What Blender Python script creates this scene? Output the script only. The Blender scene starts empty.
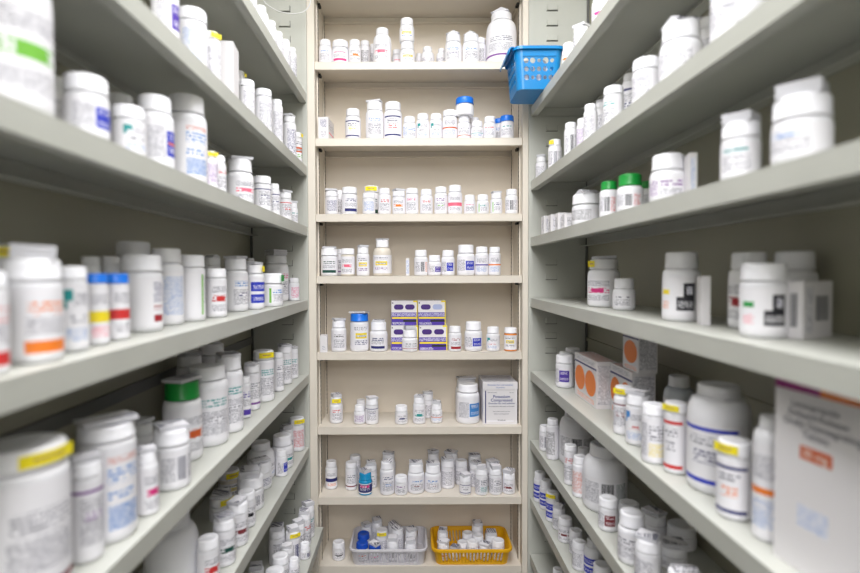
import bpy, bmesh, math, random
from mathutils import Vector, Matrix
random.seed(7)
SC = bpy.context.scene
COL = SC.collection
PI = math.pi

# ------------------------------------------------------------------ camera and measuring aids
F = 520.0; CX = 412.5; CY = 286.5
EYE = Vector((0, 0, 1.40))
pitch = math.atan(13.5 / F); roll = math.radians(0.2)
fwd = Vector((0, math.cos(pitch), -math.sin(pitch)))
up0 = Vector((0, math.sin(pitch), math.cos(pitch)))
rt0 = Vector((1, 0, 0))
rgt = rt0 * math.cos(roll) - up0 * math.sin(roll)
upv = up0 * math.cos(roll) + rt0 * math.sin(roll)

def ray(px, py):
    return (rgt * (px - CX) - upv * (py - CY) + fwd * F)
def atY(px, py, Y):
    d = ray(px, py); return EYE + d * (Y / d.y)
def atX(px, py, X):
    d = ray(px, py); return EYE + d * (X / d.x)
def atZ(px, py, Z):
    d = ray(px, py); return EYE + d * ((Z - EYE.z) / d.z)
def depth(p):
    return (p - EYE).dot(fwd)

# ------------------------------------------------------------------ materials
def lin(c):
    return tuple((x / 12.92 if x <= .04045 else ((x + .055) / 1.055) ** 2.4) for x in c) + (1,)
def new_mat(name):
    m = bpy.data.materials.new(name); m.use_nodes = True
    return m, m.node_tree.nodes, m.node_tree.links, m.node_tree.nodes['Principled BSDF']
def flat(name, rgb, rough=.45, noise=.0, nscale=30, **kw):
    m, N, L, b = new_mat(name)
    b.inputs['Roughness'].default_value = rough
    c = lin(rgb)
    if noise:
        t = N.new('ShaderNodeTexNoise'); t.inputs['Scale'].default_value = nscale; t.inputs['Detail'].default_value = 5
        tc = N.new('ShaderNodeTexCoord'); L.new(tc.outputs['Object'], t.inputs['Vector'])
        r = N.new('ShaderNodeMapRange'); r.inputs[1].default_value = .3; r.inputs[2].default_value = .7
        r.inputs[3].default_value = 1 - noise; r.inputs[4].default_value = 1
        L.new(t.outputs['Fac'], r.inputs[0])
        mx = N.new('ShaderNodeMix'); mx.data_type = 'RGBA'; mx.blend_type = 'MULTIPLY'; mx.inputs[0].default_value = 1
        mx.inputs[6].default_value = c; L.new(r.outputs[0], mx.inputs[7]); L.new(mx.outputs[2], b.inputs['Base Color'])
    else:
        b.inputs['Base Color'].default_value = c
    for k, v in kw.items():
        b.inputs[k].default_value = v
    return m

COLORS = dict(grey=(.48, .48, .53), black=(.12, .12, .15), navy=(.13, .15, .42), blue=(.16, .22, .72), sky=(.25, .52, .80),
              lblue=(.50, .62, .82), teal=(.10, .58, .58), green=(.10, .58, .25), dgreen=(.04, .28, .24), lime=(.45, .72, .25),
              red=(.80, .20, .20), dred=(.62, .12, .16), pink=(.93, .42, .52), magenta=(.84, .20, .50), purple=(.46, .20, .56),
              violet=(.30, .20, .62), orange=(.93, .50, .16), rust=(.80, .36, .16), yellow=(.93, .84, .16), tan=(.72, .60, .40),
              amber=(.85, .48, .15), plum=(.62, .20, .50), maroon=(.48, .16, .20), paper=(.925, .92, .94))
_pm = {}
def print_mat(kind, col):
    """kind f: solid ink, t/T: rows of small/large lettering, b: bar code on white paper"""
    k = (kind, col)
    if k in _pm: return _pm[k]
    if kind == 'f':
        m = flat('ink_' + col, COLORS[col], .5)
    else:
        m, N, L, b = new_mat('print_' + kind + '_' + col)
        b.inputs['Roughness'].default_value = .5
        uv = N.new('ShaderNodeUVMap'); sp = N.new('ShaderNodeSeparateXYZ'); L.new(uv.outputs[0], sp.inputs[0])
        def M(op, a, b2=None):
            n = N.new('ShaderNodeMath'); n.operation = op
            for i, v in enumerate((a, b2)):
                if v is None: continue
                if isinstance(v, (int, float)): n.inputs[i].default_value = v
                else: L.new(v, n.inputs[i])
            return n.outputs[0]
        cb = N.new('ShaderNodeCombineXYZ')
        no = N.new('ShaderNodeTexNoise'); no.noise_dimensions = '2D'; no.inputs['Scale'].default_value = 1.0; no.inputs['Detail'].default_value = 1
        if kind == 'b':
            L.new(sp.outputs[0], cb.inputs[0]); L.new(cb.outputs[0], no.inputs[0])
            mask = M('GREATER_THAN', no.outputs['Fac'], .47)
        else:
            row = M('FLOOR', sp.outputs[1]); fr = M('FRACT', sp.outputs[1])
            L.new(M('MULTIPLY', sp.outputs[0], 1.6), cb.inputs[0]); L.new(M('MULTIPLY', row, 9.37), cb.inputs[1]); L.new(cb.outputs[0], no.inputs[0])
            mask = M('MULTIPLY', M('GREATER_THAN', no.outputs['Fac'], .45), M('MULTIPLY', M('GREATER_THAN', fr, .22), M('LESS_THAN', fr, .74)))
        mx = N.new('ShaderNodeMix'); mx.data_type = 'RGBA'
        ca, cb_ = ('paper', col) if kind not in 'wW' else (col, 'paper')
        mx.inputs[6].default_value = lin(COLORS[ca]); mx.inputs[7].default_value = lin(COLORS[cb_])
        L.new(mask, mx.inputs[0]); L.new(mx.outputs[2], b.inputs['Base Color'])
    _pm[k] = m
    return m

M_WHITE = flat('white_bottle_plastic', (.935, .935, .955), .36)
M_CAP = flat('white_cap_plastic', (.94, .94, .96), .40)
for m_, w_ in ((M_WHITE, .8), (M_CAP, .5)):
    b_ = m_.node_tree.nodes['Principled BSDF']
    b_.inputs['Subsurface Weight'].default_value = w_; b_.inputs['Subsurface Scale'].default_value = .010
    b_.inputs['Subsurface Radius'].default_value = (1, 1, 1); b_.inputs['Specular IOR Level'].default_value = .3
M_CAPG = flat('green_cap_plastic', (.08, .56, .22), .35)
M_CAPB = flat('blue_cap_plastic', (.10, .46, .88), .35)
M_CAPDB = flat('deep_blue_cap_plastic', (.08, .30, .72), .35)
M_PAPER = flat('paper_label', COLORS['paper'], .5)
M_LEAF = flat('folded_paper', (.82, .82, .84), .7)
M_TEALB = flat('blue_bottle_plastic', (.10, .56, .76), .25)
M_AMBER = flat('amber_bottle_plastic', (.86, .52, .22), .25)
M_CLEAR = flat('grey_bottle_plastic', (.82, .84, .87), .3)
M_CREAMB = flat('cream_bottle_plastic', (.86, .83, .78), .35)
M_YEL = flat('yellow_sticker', (.95, .88, .12), .5)
M_SIDE = flat('grey_green_painted_steel', (.74, .745, .715), .42, noise=.07, nscale=9)
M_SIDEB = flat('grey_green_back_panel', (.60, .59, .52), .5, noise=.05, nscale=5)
M_BACK = flat('beige_painted_steel', (.88, .85, .80), .45, noise=.06, nscale=8)
M_BPANEL = flat('beige_back_panel', (.89, .85, .79), .5, noise=.05, nscale=5)
M_SEAM = flat('dull_grey_seam', (.38, .38, .37), .4)
M_DARK = flat('dark_slot', (.10, .10, .09), .7)
M_SLOT = flat('slotted_strip_steel', (.70, .68, .62), .5)

# ------------------------------------------------------------------ mesh helpers
def bm_obj(name, bm, mats, parent=None, smooth=False, mods=None):
    bmesh.ops.recalc_face_normals(bm, faces=bm.faces) if mods == 'recalc' else None
    me = bpy.data.meshes.new(name); bm.to_mesh(me); bm.free()
    for m in (mats if isinstance(mats, (list, tuple)) else [mats]): me.materials.append(m)
    if smooth:
        me.polygons.foreach_set('use_smooth', [True] * len(me.polygons))
    o = bpy.data.objects.new(name, me); COL.objects.link(o)
    if parent is not None: o.parent = parent
    return o
def box(bm, x0, x1, y0, y1, z0, z1, mi=0, mat=None):
    vs = [bm.verts.new(Vector(p)) for p in ((x0,y0,z0),(x1,y0,z0),(x1,y1,z0),(x0,y1,z0),(x0,y0,z1),(x1,y0,z1),(x1,y1,z1),(x0,y1,z1))]
    if mat is not None:
        for v in vs: v.co = mat @ v.co
    fs = []
    for f in ((0,3,2,1),(4,5,6,7),(0,1,5,4),(1,2,6,5),(2,3,7,6),(3,0,4,7)):
        fc = bm.faces.new([vs[i] for i in f]); fc.material_index = mi; fs.append(fc)
    return vs
def bevel(bm, w, seg=2, ang=40):
    es = [e for e in bm.edges if len(e.link_faces) == 2 and e.calc_face_angle(0) > math.radians(ang)]
    if es: bmesh.ops.bevel(bm, geom=es, offset=w, segments=seg, affect='EDGES', profile=.7)
def lathe(bm, prof, n=28, mi=0, knurl=None, smooth=True):
    rings = []
    for j, (r, z) in enumerate(prof):
        if r < 1e-6:
            rings.append([bm.verts.new((0, 0, z))]); continue
        ring = []
        for i in range(n):
            rr = r
            if knurl and j in knurl and i % 2: rr = r * .965
            a = 2 * PI * i / n
            ring.append(bm.verts.new((rr * math.cos(a), rr * math.sin(a), z)))
        rings.append(ring)
    for a, b in zip(rings, rings[1:]):
        for i in range(n):
            if len(a) == 1 and len(b) == 1: continue
            if len(a) == 1: f = bm.faces.new([a[0], b[(i+1) % n], b[i]]) if False else bm.faces.new([a[0], b[i], b[(i+1) % n]][::-1])
            elif len(b) == 1: f = bm.faces.new([a[i], a[(i+1) % n], b[0]])
            else: f = bm.faces.new([a[i], a[(i+1) % n], b[(i+1) % n], b[i]])
            f.material_index = mi; f.smooth = smooth
def empty(name, loc, rz=0):
    o = bpy.data.objects.new(name, None); COL.objects.link(o); o.location = loc; o.rotation_euler = (0, 0, rz)
    o.empty_display_size = .02
    return o
def tag(o, label=None, cat=None, group=None, kind=None):
    for k, v in (('label', label), ('category', cat), ('group', group), ('kind', kind)):
        if v: o[k] = v
    return o

PITCH = {'t': .0025, 'T': .0050, 'b': .0011, 'w': .0026, 'W': .0050, 'f': 1}
def grid_print(bm, fn, u0, u1, v0, v1, W, H, blocks, mats, nu=1, nv=1, base=0, smooth=False):
    """fn(u,v)->point; blocks (kind,ua,ub,va,vb,colour) in the same units; W,H metres per unit; mats: list grown in place"""
    us = {u0 + (u1 - u0) * i / nu for i in range(nu + 1)}; vs = {v0 + (v1 - v0) * i / nv for i in range(nv + 1)}
    for b in blocks:
        us |= {min(max(b[1], u0), u1), min(max(b[2], u0), u1)}; vs |= {min(max(b[3], v0), v1), min(max(b[4], v0), v1)}
    us = sorted(us); vs = sorted(vs)
    uvl = bm.loops.layers.uv.verify()
    P = {(i, j): bm.verts.new(fn(u, v)) for i, u in enumerate(us) for j, v in enumerate(vs)}
    off = random.random() * 50
    for i in range(len(us) - 1):
        if us[i+1] - us[i] < 1e-7: continue
        for j in range(len(vs) - 1):
            if vs[j+1] - vs[j] < 1e-7: continue
            uc = (us[i] + us[i+1]) / 2; vc = (vs[j] + vs[j+1]) / 2
            f = bm.faces.new([P[i, j], P[i+1, j], P[i+1, j+1], P[i, j+1]]); f.smooth = smooth
            k = 'f'; f.material_index = base
            for b in blocks:
                if b[1] <= uc <= b[2] and b[3] <= vc <= b[4]:
                    m = print_mat(b[0], b[5])
                    if m not in mats: mats.append(m)
                    f.material_index = mats.index(m); k = b[0]
            p = PITCH[k]
            for l, (a, c) in zip(f.loops, ((i, j), (i+1, j), (i+1, j+1), (i, j+1))):
                l[uvl].uv = (us[a] * W / p + off, vs[c] * H / p + off)

# ------------------------------------------------------------------ prints
def prt(code, c, c2=None):
    c2 = c2 or 'grey'
    D = {
     'none': [],
     'plain': [('t', -55, 45, .12, .88, c)],
     'text': [('T', -40, 40, .66, .84, c), ('t', -45, 45, .12, .6, 'grey'), ('T', -20, 30, .38, .48, c2)],
     'band': [('T', -40, 45, .62, .82, c), ('t', -45, 45, .34, .58, 'grey'), ('f', -48, 52, .06, .24, c)],
     'mid': [('t', -45, 45, .64, .84, 'grey'), ('T', -45, 45, .38, .58, c), ('f', -22, 26, .40, .55, c), ('t', -45, 45, .1, .3, 'grey')],
     'midband': [('t', -45, 45, .68, .88, 'grey'), ('f', -70, 70, .36, .56, c), ('t', -45, 45, .1, .3, c2)],
     'line': [('f', -90, 90, .86, .90, c), ('t', -45, 45, .18, .80, 'grey'), ('T', -30, 30, .5, .62, c)],
     'low': [('T', -45, 45, .6, .78, 'grey'), ('t', -50, 45, .28, .56, 'grey'), ('f', -90, 90, .12, .18, c)],
     'midline': [('t', -45, 45, .62, .88, 'grey'), ('f', -80, 80, .46, .53, c), ('t', -45, 45, .1, .4, 'lblue')],
     'two': [('f', -60, 60, .86, .92, c), ('T', -35, 35, .62, .78, 'grey'), ('T', -25, 28, .36, .56, c2), ('f', -60, 60, .05, .12, c)],
     'block': [('t', -60, -6, .15, .85, 'grey'), ('f', -2, 62, .2, .78, c), ('w', 6, 50, .58, .72, c), ('w', 6, 56, .28, .42, c), ('f', 4, 50, .47, .52, c2 if c2 != 'grey' else c)],
     'corner': [('f', -48, -18, .74, .92, c), ('f', -48, -36, .62, .74, c), ('t', -15, 45, .66, .86, 'grey'), ('T', -30, 30, .4, .52, c2), ('t', -40, 40, .1, .32, 'lblue')],
     'bar': [('b', -10, 22, .16, .84, c), ('t', -60, -16, .15, .85, 'grey'), ('t', 28, 60, .15, .85, c2)],
     'wide': [('t', -70, -20, .1, .9, c), ('T', -14, 60, .5, .84, c), ('t', -14, 60, .1, .42, c2)],
     'rstripe': [('f', 26, 36, .06, .94, c), ('t', 40, 70, .3, .9, 'grey')],
     'rblock': [('t', 5, 42, .5, .9, 'navy'), ('T', 5, 40, .34, .46, c), ('f', 5, 42, .1, .24, c)],
     'yb': [('T', -45, 45, .76, .9, 'grey'), ('f', -36, 40, .44, .66, c), ('t', -30, 34, .5, .58, 'black'), ('T', -40, 45, .2, .36, c2)],
     'solid': [('f', -120, 120, .12, .92, c), ('W', -40, 45, .62, .86, 'magenta'), ('w', -40, 45, .3, .58, c)],
     'dbl': [('f', -60, 60, .54, .86, c), ('w', -45, 45, .62, .76, c), ('f', -60, 60, .14, .44, c), ('w', -45, 30, .22, .34, c)],
     'stripe': [('f', -42, -32, .06, .94, c), ('T', -24, 40, .62, .86, c2), ('t', -24, 40, .14, .56, 'grey')],
     'blk2': [('f', 14, 50, .5, .84, 'black'), ('f', -6, 50, .16, .5, 'black'), ('t', 24, 42, .56, .76, 'navy'), ('w', -2, 46, .22, .4, 'black'),
              ('f', -62, -30, .56, .68, c), ('t', -62, -30, .2, .4, c2)],
     'panel': [('t', -35, 35, .84, .92, 'rust'), ('T', -35, 35, .62, .8, c), ('T', -35, 20, .42, .54, c), ('w', -35, 35, .08, .36, 'lblue')],
    }
    return D[code]
NOUN = {'none': 'blank label', 'plain': '{} print', 'text': '{} lettering', 'band': '{} band', 'mid': '{} lettering', 'midband': '{} band',
        'line': '{} line', 'low': '{} line', 'midline': '{} stripe', 'two': '{} bands', 'block': '{} block', 'corner': '{} corner',
        'bar': '{} barcode', 'wide': '{} print', 'yb': '{} patch', 'solid': '{} label', 'dbl': '{} blocks', 'stripe': '{} stripe',
        'blk2': '{} mark', 'panel': '{} panel', 'rstripe': '{} stripe', 'rblock': '{} block'}
CW = dict(lblue='pale-blue', dgreen='dark-green', dred='dark-red', sky='light-blue', rust='rust', lime='lime', violet='violet')

# ------------------------------------------------------------------ bottle
def make_leaflet(root, rc, z, style, seed):
    rnd = random.Random(seed)
    bm = bmesh.new(); mats = [M_LEAF, print_mat('t', 'grey'), print_mat('T', 'grey')]
    w = rc * rnd.uniform(1.5, 1.9); d = rc * rnd.uniform(1.2, 1.6); h = .0055
    if style == 'K': h = rc * .55; w = rc * 1.5; d = rc * 1.5
    rot = Matrix.Rotation(rnd.uniform(-.7, .7), 4, 'Z')
    if style == 'R':                                      # folded into a tent
        m = Matrix.Translation((0, 0, z + .0008)) @ rot; hh = rc * .36; ww = w * .5
        P = [m @ Vector(p) for p in ((-ww, -d/2, 0), (ww, -d/2, 0), (ww * .15, -d/2, hh), (-ww, d/2, 0), (ww, d/2, 0), (ww * .15, d/2, hh))]
        V = [bm.verts.new(p) for p in P]
        for f in ((0, 1, 2), (5, 4, 3), (1, 4, 5, 2), (0, 2, 5, 3), (0, 3, 4, 1)):
            fc = bm.faces.new([V[i] for i in f]); fc.material_index = 0 if len(f) == 3 else 1
        bevel(bm, .0007, 1)
    else:
        tilt = Matrix.Rotation(rnd.uniform(-.06, .06), 4, 'X') @ Matrix.Rotation(rnd.uniform(-.05, .05), 4, 'Y')
        m = Matrix.Translation((0, 0, z + h / 2 + .0012)) @ rot @ tilt
        n = 3
        for i in range(n):                               # stacked folds
            a = -h / 2 + h * i / n; o2 = rnd.uniform(-.0006, .0006)
            box(bm, -w / 2 + o2, w / 2 + o2, -d / 2, d / 2, a, a + h / n * .86, 0, m)
        vs = [m @ Vector(p) for p in ((-w*.46, -d*.44, h/2 + .0002), (w*.46, -d*.44, h/2 + .0002), (w*.46, d*.44, h/2 + .0002), (-w*.46, d*.44, h/2 + .0002))]
        f = bm.faces.new([bm.verts.new(v) for v in vs]); f.material_index = 2
    uvl = bm.loops.layers.uv.verify()
    for f in bm.faces:
        ax = 1 if abs(f.normal.y) < .7 else 0
        for l in f.loops:
            c = l.vert.co; l[uvl].uv = ((c.x * .8 + c.y * .3) / .004, (c.y if abs(f.normal.z) > .5 else c.z) / .0026)
    o = bm_obj('leaflet', bm, mats, root)
    o['label'] = 'folded paper leaflet on the cap'
    return o

def bottle(pos, z, r, H, cap='wm', preset='plain', c='grey', c2=None, ex='', yaw=0, seed=0):
    """a pill bottle: body, cap, label (+ leaflet, sticker)"""
    rnd = random.Random(seed)
    ratio = {'s': .70, 'm': .89, 'l': .99}[cap[1]]
    rc = r * ratio
    hl = 0
    if 'L' in ex: hl = .007
    if 'K' in ex: hl = rc * .6
    if 'R' in ex: hl = rc * .42
    Hb = H - hl
    hc = min(.36 * Hb, rc * (1.05 if cap[1] != 'l' else .85))
    if 'J' in ex: hc = min(hc, rc * .52)
    if r > .03: hc = min(hc, rc * .72)
    zn = Hb - hc
    sh = min(r * (.75 if cap[1] == 's' else .38 if cap[1] == 'm' else .2), zn * .4)
    root = empty('pill_bottle', (pos[0], pos[1], z + .0004), yaw)
    bmat = M_WHITE
    if 'T' in ex: bmat = M_TEALB
    if 'A' in ex: bmat = M_AMBER
    if 'C' in ex: bmat = M_CLEAR
    if 'Q' in ex: bmat = M_CREAMB
    bm = bmesh.new()
    rn = rc * .90
    zs = zn - sh - rc * .08
    prof = [(0, 0.001), (r * .8, 0.0), (r * .93, .0006), (r * .99, r * .09), (r, r * .2), (r, zs)]
    for k in range(1, 6):
        a = k / 6 * PI / 2
        prof.append((rn + (r - rn) * math.cos(a) ** .8, zs + sh * math.sin(a)))
    prof += [(rn, zs + sh), (rn, zn + .001), (rn * .9, zn + .002)]
    lathe(bm, prof, 32)
    bm_obj('body', bm, bmat, root)
    bm = bmesh.new()
    zc = zn - .0002
    prof = [(rc * .93, zc), (rc, zc + .0006), (rc, zc + hc * .12), (rc * .975, zc + hc * .18), (rc * .97, zc + hc * .84), (rc * .93, Hb - .0009),
            (rc * .86, Hb), (rc * .66, Hb), (rc * .62, Hb - .0007), (0, Hb - .0007)]
    lathe(bm, prof, 56, knurl={3, 4})
    cm = {'w': M_CAP, 'g': M_CAPG, 'b': M_CAPB, 'd': M_CAPDB, 't': M_TEALB, 'c': M_CLEAR}[cap[0]]
    co = bm_obj('cap', bm, cm, root)
    if cap[0] in 'gbd': co['label'] = {'g': 'green cap', 'b': 'blue cap', 'd': 'deep blue cap'}[cap[0]]
    # label sheet wrapped round the straight wall
    z0 = r * .26; z1 = zs - r * .04
    if preset != 'none' and z1 - z0 > .006:
        bm = bmesh.new(); mats = [M_PAPER]
        R = r + .00035
        fn = lambda u, v: (R * math.sin(math.radians(u)), -R * math.cos(math.radians(u)), z0 + (z1 - z0) * v)
        jit = rnd.uniform(-8, 8)
        bl = [(b[0], b[1] + jit, b[2] + jit, b[3], b[4], b[5]) for b in prt(preset, c, c2)]
        grid_print(bm, fn, -150, 150, 0, 1, R * PI / 180, z1 - z0, bl, mats, nu=26, smooth=True)
        bm_obj('label', bm, mats, root)
    if 'Y' in ex or 'y' in ex or 'G' in ex:
        bm = bmesh.new(); mats = [M_YEL]
        R = rc + .0007
        aw = 40 if 'Y' in ex else 22
        ac = rnd.uniform(-12, 12) if 'Y' in ex else (38 if pos[0] < 0 else -32)
        za = zc + hc * .22; zb = zc + hc * .85
        fn = lambda u, v: ((R + max(0, abs(u - ac) - aw + 9) * .0003) * math.sin(math.radians(u)), -(R + max(0, abs(u - ac) - aw + 9) * .0003) * math.cos(math.radians(u)), za + (zb - za) * v)
        if 'G' in ex: mats = [flat('green_sticker', (.1, .6, .25), .5)]
        bl = [] if 'G' in ex else [('f', ac - aw * .6, ac + aw * .55, .42, .62, 'tan')]
        grid_print(bm, fn, ac - aw, ac + aw, 0, 1, R * PI / 180, zb - za, bl, mats, nu=10)
        o = bm_obj('sticker', bm, mats, root)
        o['label'] = ('green' if 'G' in ex else 'yellow') + ' sticker on the cap'
    for s in 'LKR':
        if s in ex: make_leaflet(root, rc, Hb - .0004, s, seed)
    return root, Hb, rc

# ------------------------------------------------------------------ shelf levels
Y_END = 1.500                       # end of the side shelving
Y_BACK = 1.512                      # front plane of the beige unit
BD = .163                           # shelf depth
XL, XR = -.3015, .3403
LIP = .0255
def zpy(px, py, Y): return atY(px, py, Y).z
R_bot = [zpy(531, y, Y_END) for y in (116.6, 190.5, 246.5, 306.8, 379.5, 448, 505.5, 562)]
L_bot = [zpy(x, y, Y_END) for x, y in ((306.5, 103), (306.8, 176), (307.5, 236), (308, 309), (309, 383), (310, 455), (318, 535), (318, 590))]
B_top = [zpy(420, y, Y_BACK) for y in (61.6, 138, 213.8, 275.8, 352.4, 427, 497.2, 566.3)]
R_top = [z + LIP for z in R_bot]; L_top = [z + LIP for z in L_bot]
XL7 = -.2625
LF = [XL] * 6 + [XL7, XL]          # front plane per left shelf
FLOOR = 0.0

# ------------------------------------------------------------------ placement of bottles from measurements
ORD = ['zeroth', 'first', 'second', 'third', 'fourth', 'fifth', 'sixth', 'seventh', 'eighth', 'ninth', 'tenth', 'eleventh', 'twelfth', 'thirteenth',
       'fourteenth', 'fifteenth', 'sixteenth', 'seventeenth', 'eighteenth', 'nineteenth', 'twentieth', 'twenty-first', 'twenty-second',
       'twenty-third', 'twenty-fourth', 'twenty-fifth', 'twenty-sixth', 'twenty-seventh', 'twenty-eighth', 'twenty-ninth', 'thirtieth']
BACKN = ['top', 'second', 'third', 'fourth', 'fifth', 'sixth', 'seventh', 'bottom']
RECS = []                           # every bottle before building
CAPW = {'w': '', 'g': 'green-capped', 'b': 'blue-capped', 'd': 'blue-capped', 't': 'blue', 'c': 'grey'}
def parse(side, k, txt, obstacles=()):
    recs = []
    for ln in txt.strip().splitlines():
        t = ln.split()
        if not t: continue
        xc, yt, w = float(t[0]), float(t[1]), float(t[2]) * (1.03 if side == 'B' else 1.13 if side == 'L' and k == 3 else 1.08); base = t[3]; cap, pre, c = t[4:7]; ex = t[7] if len(t) > 7 else ''; c2 = t[8] if len(t) > 8 else None
        if ex == '-': ex = ''
        z = {'B': B_top, 'L': L_top, 'R': R_top}[side][k]
        front = {'B': Y_BACK, 'L': LF[k] if side == 'L' else 0, 'R': XR}[side]
        cr = {'s': .70, 'm': .89, 'l': .99}[cap[1]]
        r = .02
        for _ in range(8):
            if base[0] in '-d':
                d = (r + .009) if base == '-' else max(r + .009, float(base[1:]) / 1000)
                if side == 'B': c3 = atY(xc, 280, front + d)
                else: c3 = atX(xc, 273, front + (-d if side == 'L' else d))
                # follow the ray whatever the height: the column x only
                p = Vector((c3.x, c3.y, z + .03))
            else:
                q = atZ(xc, float(base), z); h = Vector((q.x, q.y)); n = h.normalized(); h2 = h + n * r
                p = Vector((h2.x, h2.y, z))
            # correct for the slight lean of verticals
            for _i in range(3):
                pm = p + Vector((0, 0, .02)) - EYE
                sx = CX + F * pm.dot(rgt) / pm.dot(fwd)
                dx = (xc - sx) * pm.dot(fwd) / F
                if base[0] in '-d':
                    if side == 'B': p.x += dx
                    else: p.y += dx * -p.y / p.x if abs(p.x) > .01 else 0
                else: p.x += dx
            Z = (p - EYE).dot(fwd)
            xo = (xc - CX) / F
            r = w / 2 * Z / F / math.sqrt(1 + xo * xo)
        hd = Vector((p.x, p.y)).length
        rc = r * cr
        e = hd + (rc if z < EYE.z - .04 else -rc) * (.9)
        dr = ray(xc, yt); hr = Vector((dr.x, dr.y)).length
        zt = EYE.z + dr.z * e / hr
        recs.append(dict(side=side, k=k, x=p.x, y=p.y, z=z, r=r, H=zt - z, cap=cap, pre=pre, c=c, c2=c2, ex=ex, xc=xc, front=front))
    # rows settle so that nothing interpenetrates
    ox = [(q['x'], q['y']) for q in recs]
    for it in range(160):
        for i, a in enumerate(recs):
            if 'S' in a['ex']: continue
            for b in recs[i+1:]:
                if 'S' in b['ex']: continue
                dx, dy = b['x'] - a['x'], b['y'] - a['y']; D = math.hypot(dx, dy) + 1e-9; need = a['r'] + b['r'] + .0016
                if D < need:
                    m = (need - D) / 2
                    if need - D > .012 and it == 0:
                        pass
                    a['x'] -= dx / D * m; a['y'] -= dy / D * m; b['x'] += dx / D * m; b['y'] += dy / D * m
            for (x0, x1, y0, y1) in obstacles:
                qx, qy = min(max(a['x'], x0), x1), min(max(a['y'], y0), y1)
                dx, dy = a['x'] - qx, a['y'] - qy; D = math.hypot(dx, dy)
                if D < 1e-6: continue
                if D < a['r'] + .0012:
                    m = a['r'] + .0012 - D; a['x'] += dx / D * m; a['y'] += dy / D * m
            R_ = a['r'] + .004
            if side == 'B':
                a['y'] = min(max(a['y'], Y_BACK + R_), Y_BACK + BD - R_ + .001); a['x'] = min(max(a['x'], -.2785 + R_ + (.003 if a['y'] > Y_BACK + .03 - R_ else -.002)), .318 - R_ - (.003 if a['y'] > Y_BACK + .03 - R_ else -.002))
            elif side == 'L':
                a['x'] = max(min(a['x'], a['front'] - R_ - .001), a['front'] - BD + R_); a['y'] = min(a['y'], Y_END - .003 - R_)
            else:
                a['x'] = min(max(a['x'], a['front'] + R_ + .001), a['front'] + BD - R_); a['y'] = min(a['y'], Y_END - .003 - R_)
    for q, o in zip(recs, ox):
        mv = math.hypot(q['x'] - o[0], q['y'] - o[1])
        if mv > .02: print('moved %s%d x=%.0f by %.3f r=%.3f' % (side, k + 1, q['xc'], mv, q['r']))
    # heights: re-read so that the top stays where it was seen
    prev = None
    tops = {'B': B_top, 'L': L_bot, 'R': R_bot}[side]
    for q, ln in zip(recs, [l for l in txt.strip().splitlines() if l.split()]):
        yt = float(ln.split()[1]); hd = math.hypot(q['x'], q['y']); rc = q['r'] * {'s': .70, 'm': .89, 'l': .99}[q['cap'][1]]
        e = hd + (rc if q['z'] < EYE.z - .04 else -rc) * .9
        dr = ray(q['xc'], yt); hr = math.hypot(dr.x, dr.y)
        q['H'] = EYE.z + dr.z * e / hr - q['z']
        if 'S' in q['ex']:
            q['x'] = prev['x'] + (q['x'] - prev['x']) * .35; q['y'] = prev['y']; q['z'] = prev['z'] + prev['H'] + .0004; q['H'] -= prev['H'] + .0004
        lim = (tops[k-1] - (LIP if side == 'B' else 0) if k else 9) - q['z'] - .004
        if q['H'] > lim:
            print('short %s%d x=%.0f H=%.3f lim=%.3f' % (side, k + 1, q['xc'], q['H'], lim)); q['H'] = lim
        if q['H'] < q['r'] * 1.3: print('squat %s%d x=%.0f H=%.3f r=%.3f' % (side, k + 1, q['xc'], q['H'], q['r'])); q['H'] = max(q['H'], q['r'] * 1.3)
        prev = q
    # names of the places
    grounded = sorted(recs, key=lambda q: q['x'] if side == 'B' else -q['y'])
    for i, q in enumerate(grounded):
        size = 'large' if q['r'] > .031 else 'tall' if q['H'] > 3.9 * q['r'] else 'squat' if q['H'] < 2.6 * q['r'] else 'small' if q['r'] < .019 else ''
        cw = CAPW[q['cap'][0]]
        if 'A' in q['ex']: cw = 'amber'
        col = 'white ' if not cw and (q['pre'] == 'none' or random.random() < 2) else ''
        noun = NOUN[q['pre']].format(CW.get(q['c'], q['c']))
        look = ' '.join(x for x in (size, cw or 'white', 'bottle with', noun) if x)
        if any(s in q['ex'] for s in 'LKR'): look += ' and leaflet'
        elif any(s in q['ex'] for s in 'Yy'): look += ' and yellow sticker'
        if side == 'B': where = '%s from left, %s beige shelf' % (ORD[i+1], BACKN[k])
        else: where = '%s from far end, %s %s shelf' % (ORD[i+1], ORD[k+1], 'left' if side == 'L' else 'right')
        q['label'] = look + ', ' + where
        q['group'] = 'bottles on the ' + (BACKN[k] + ' beige shelf' if side == 'B' else ORD[k+1] + (' left' if side == 'L' else ' right') + ' shelf')
        yaw = math.atan2(-q['x'], q['y']) + random.uniform(-.12, .12)
        if side == 'L': yaw += .50
        if side == 'R': yaw -= .42
        if side == 'R' and q['pre'] in ('blk2', 'bar', 'wide'): yaw += .35
        q['yaw'] = yaw
    RECS.extend(recs)
    for q in recs:
        root, _, _ = bottle((q['x'], q['y']), q['z'], q['r'], q['H'], q['cap'], q['pre'], q['c'], q['c2'], q['ex'], q['yaw'], seed=int(q['xc'] * 7 + k * 131))
        tag(root, q['label'], 'bottle', q['group'])
    return recs

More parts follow.
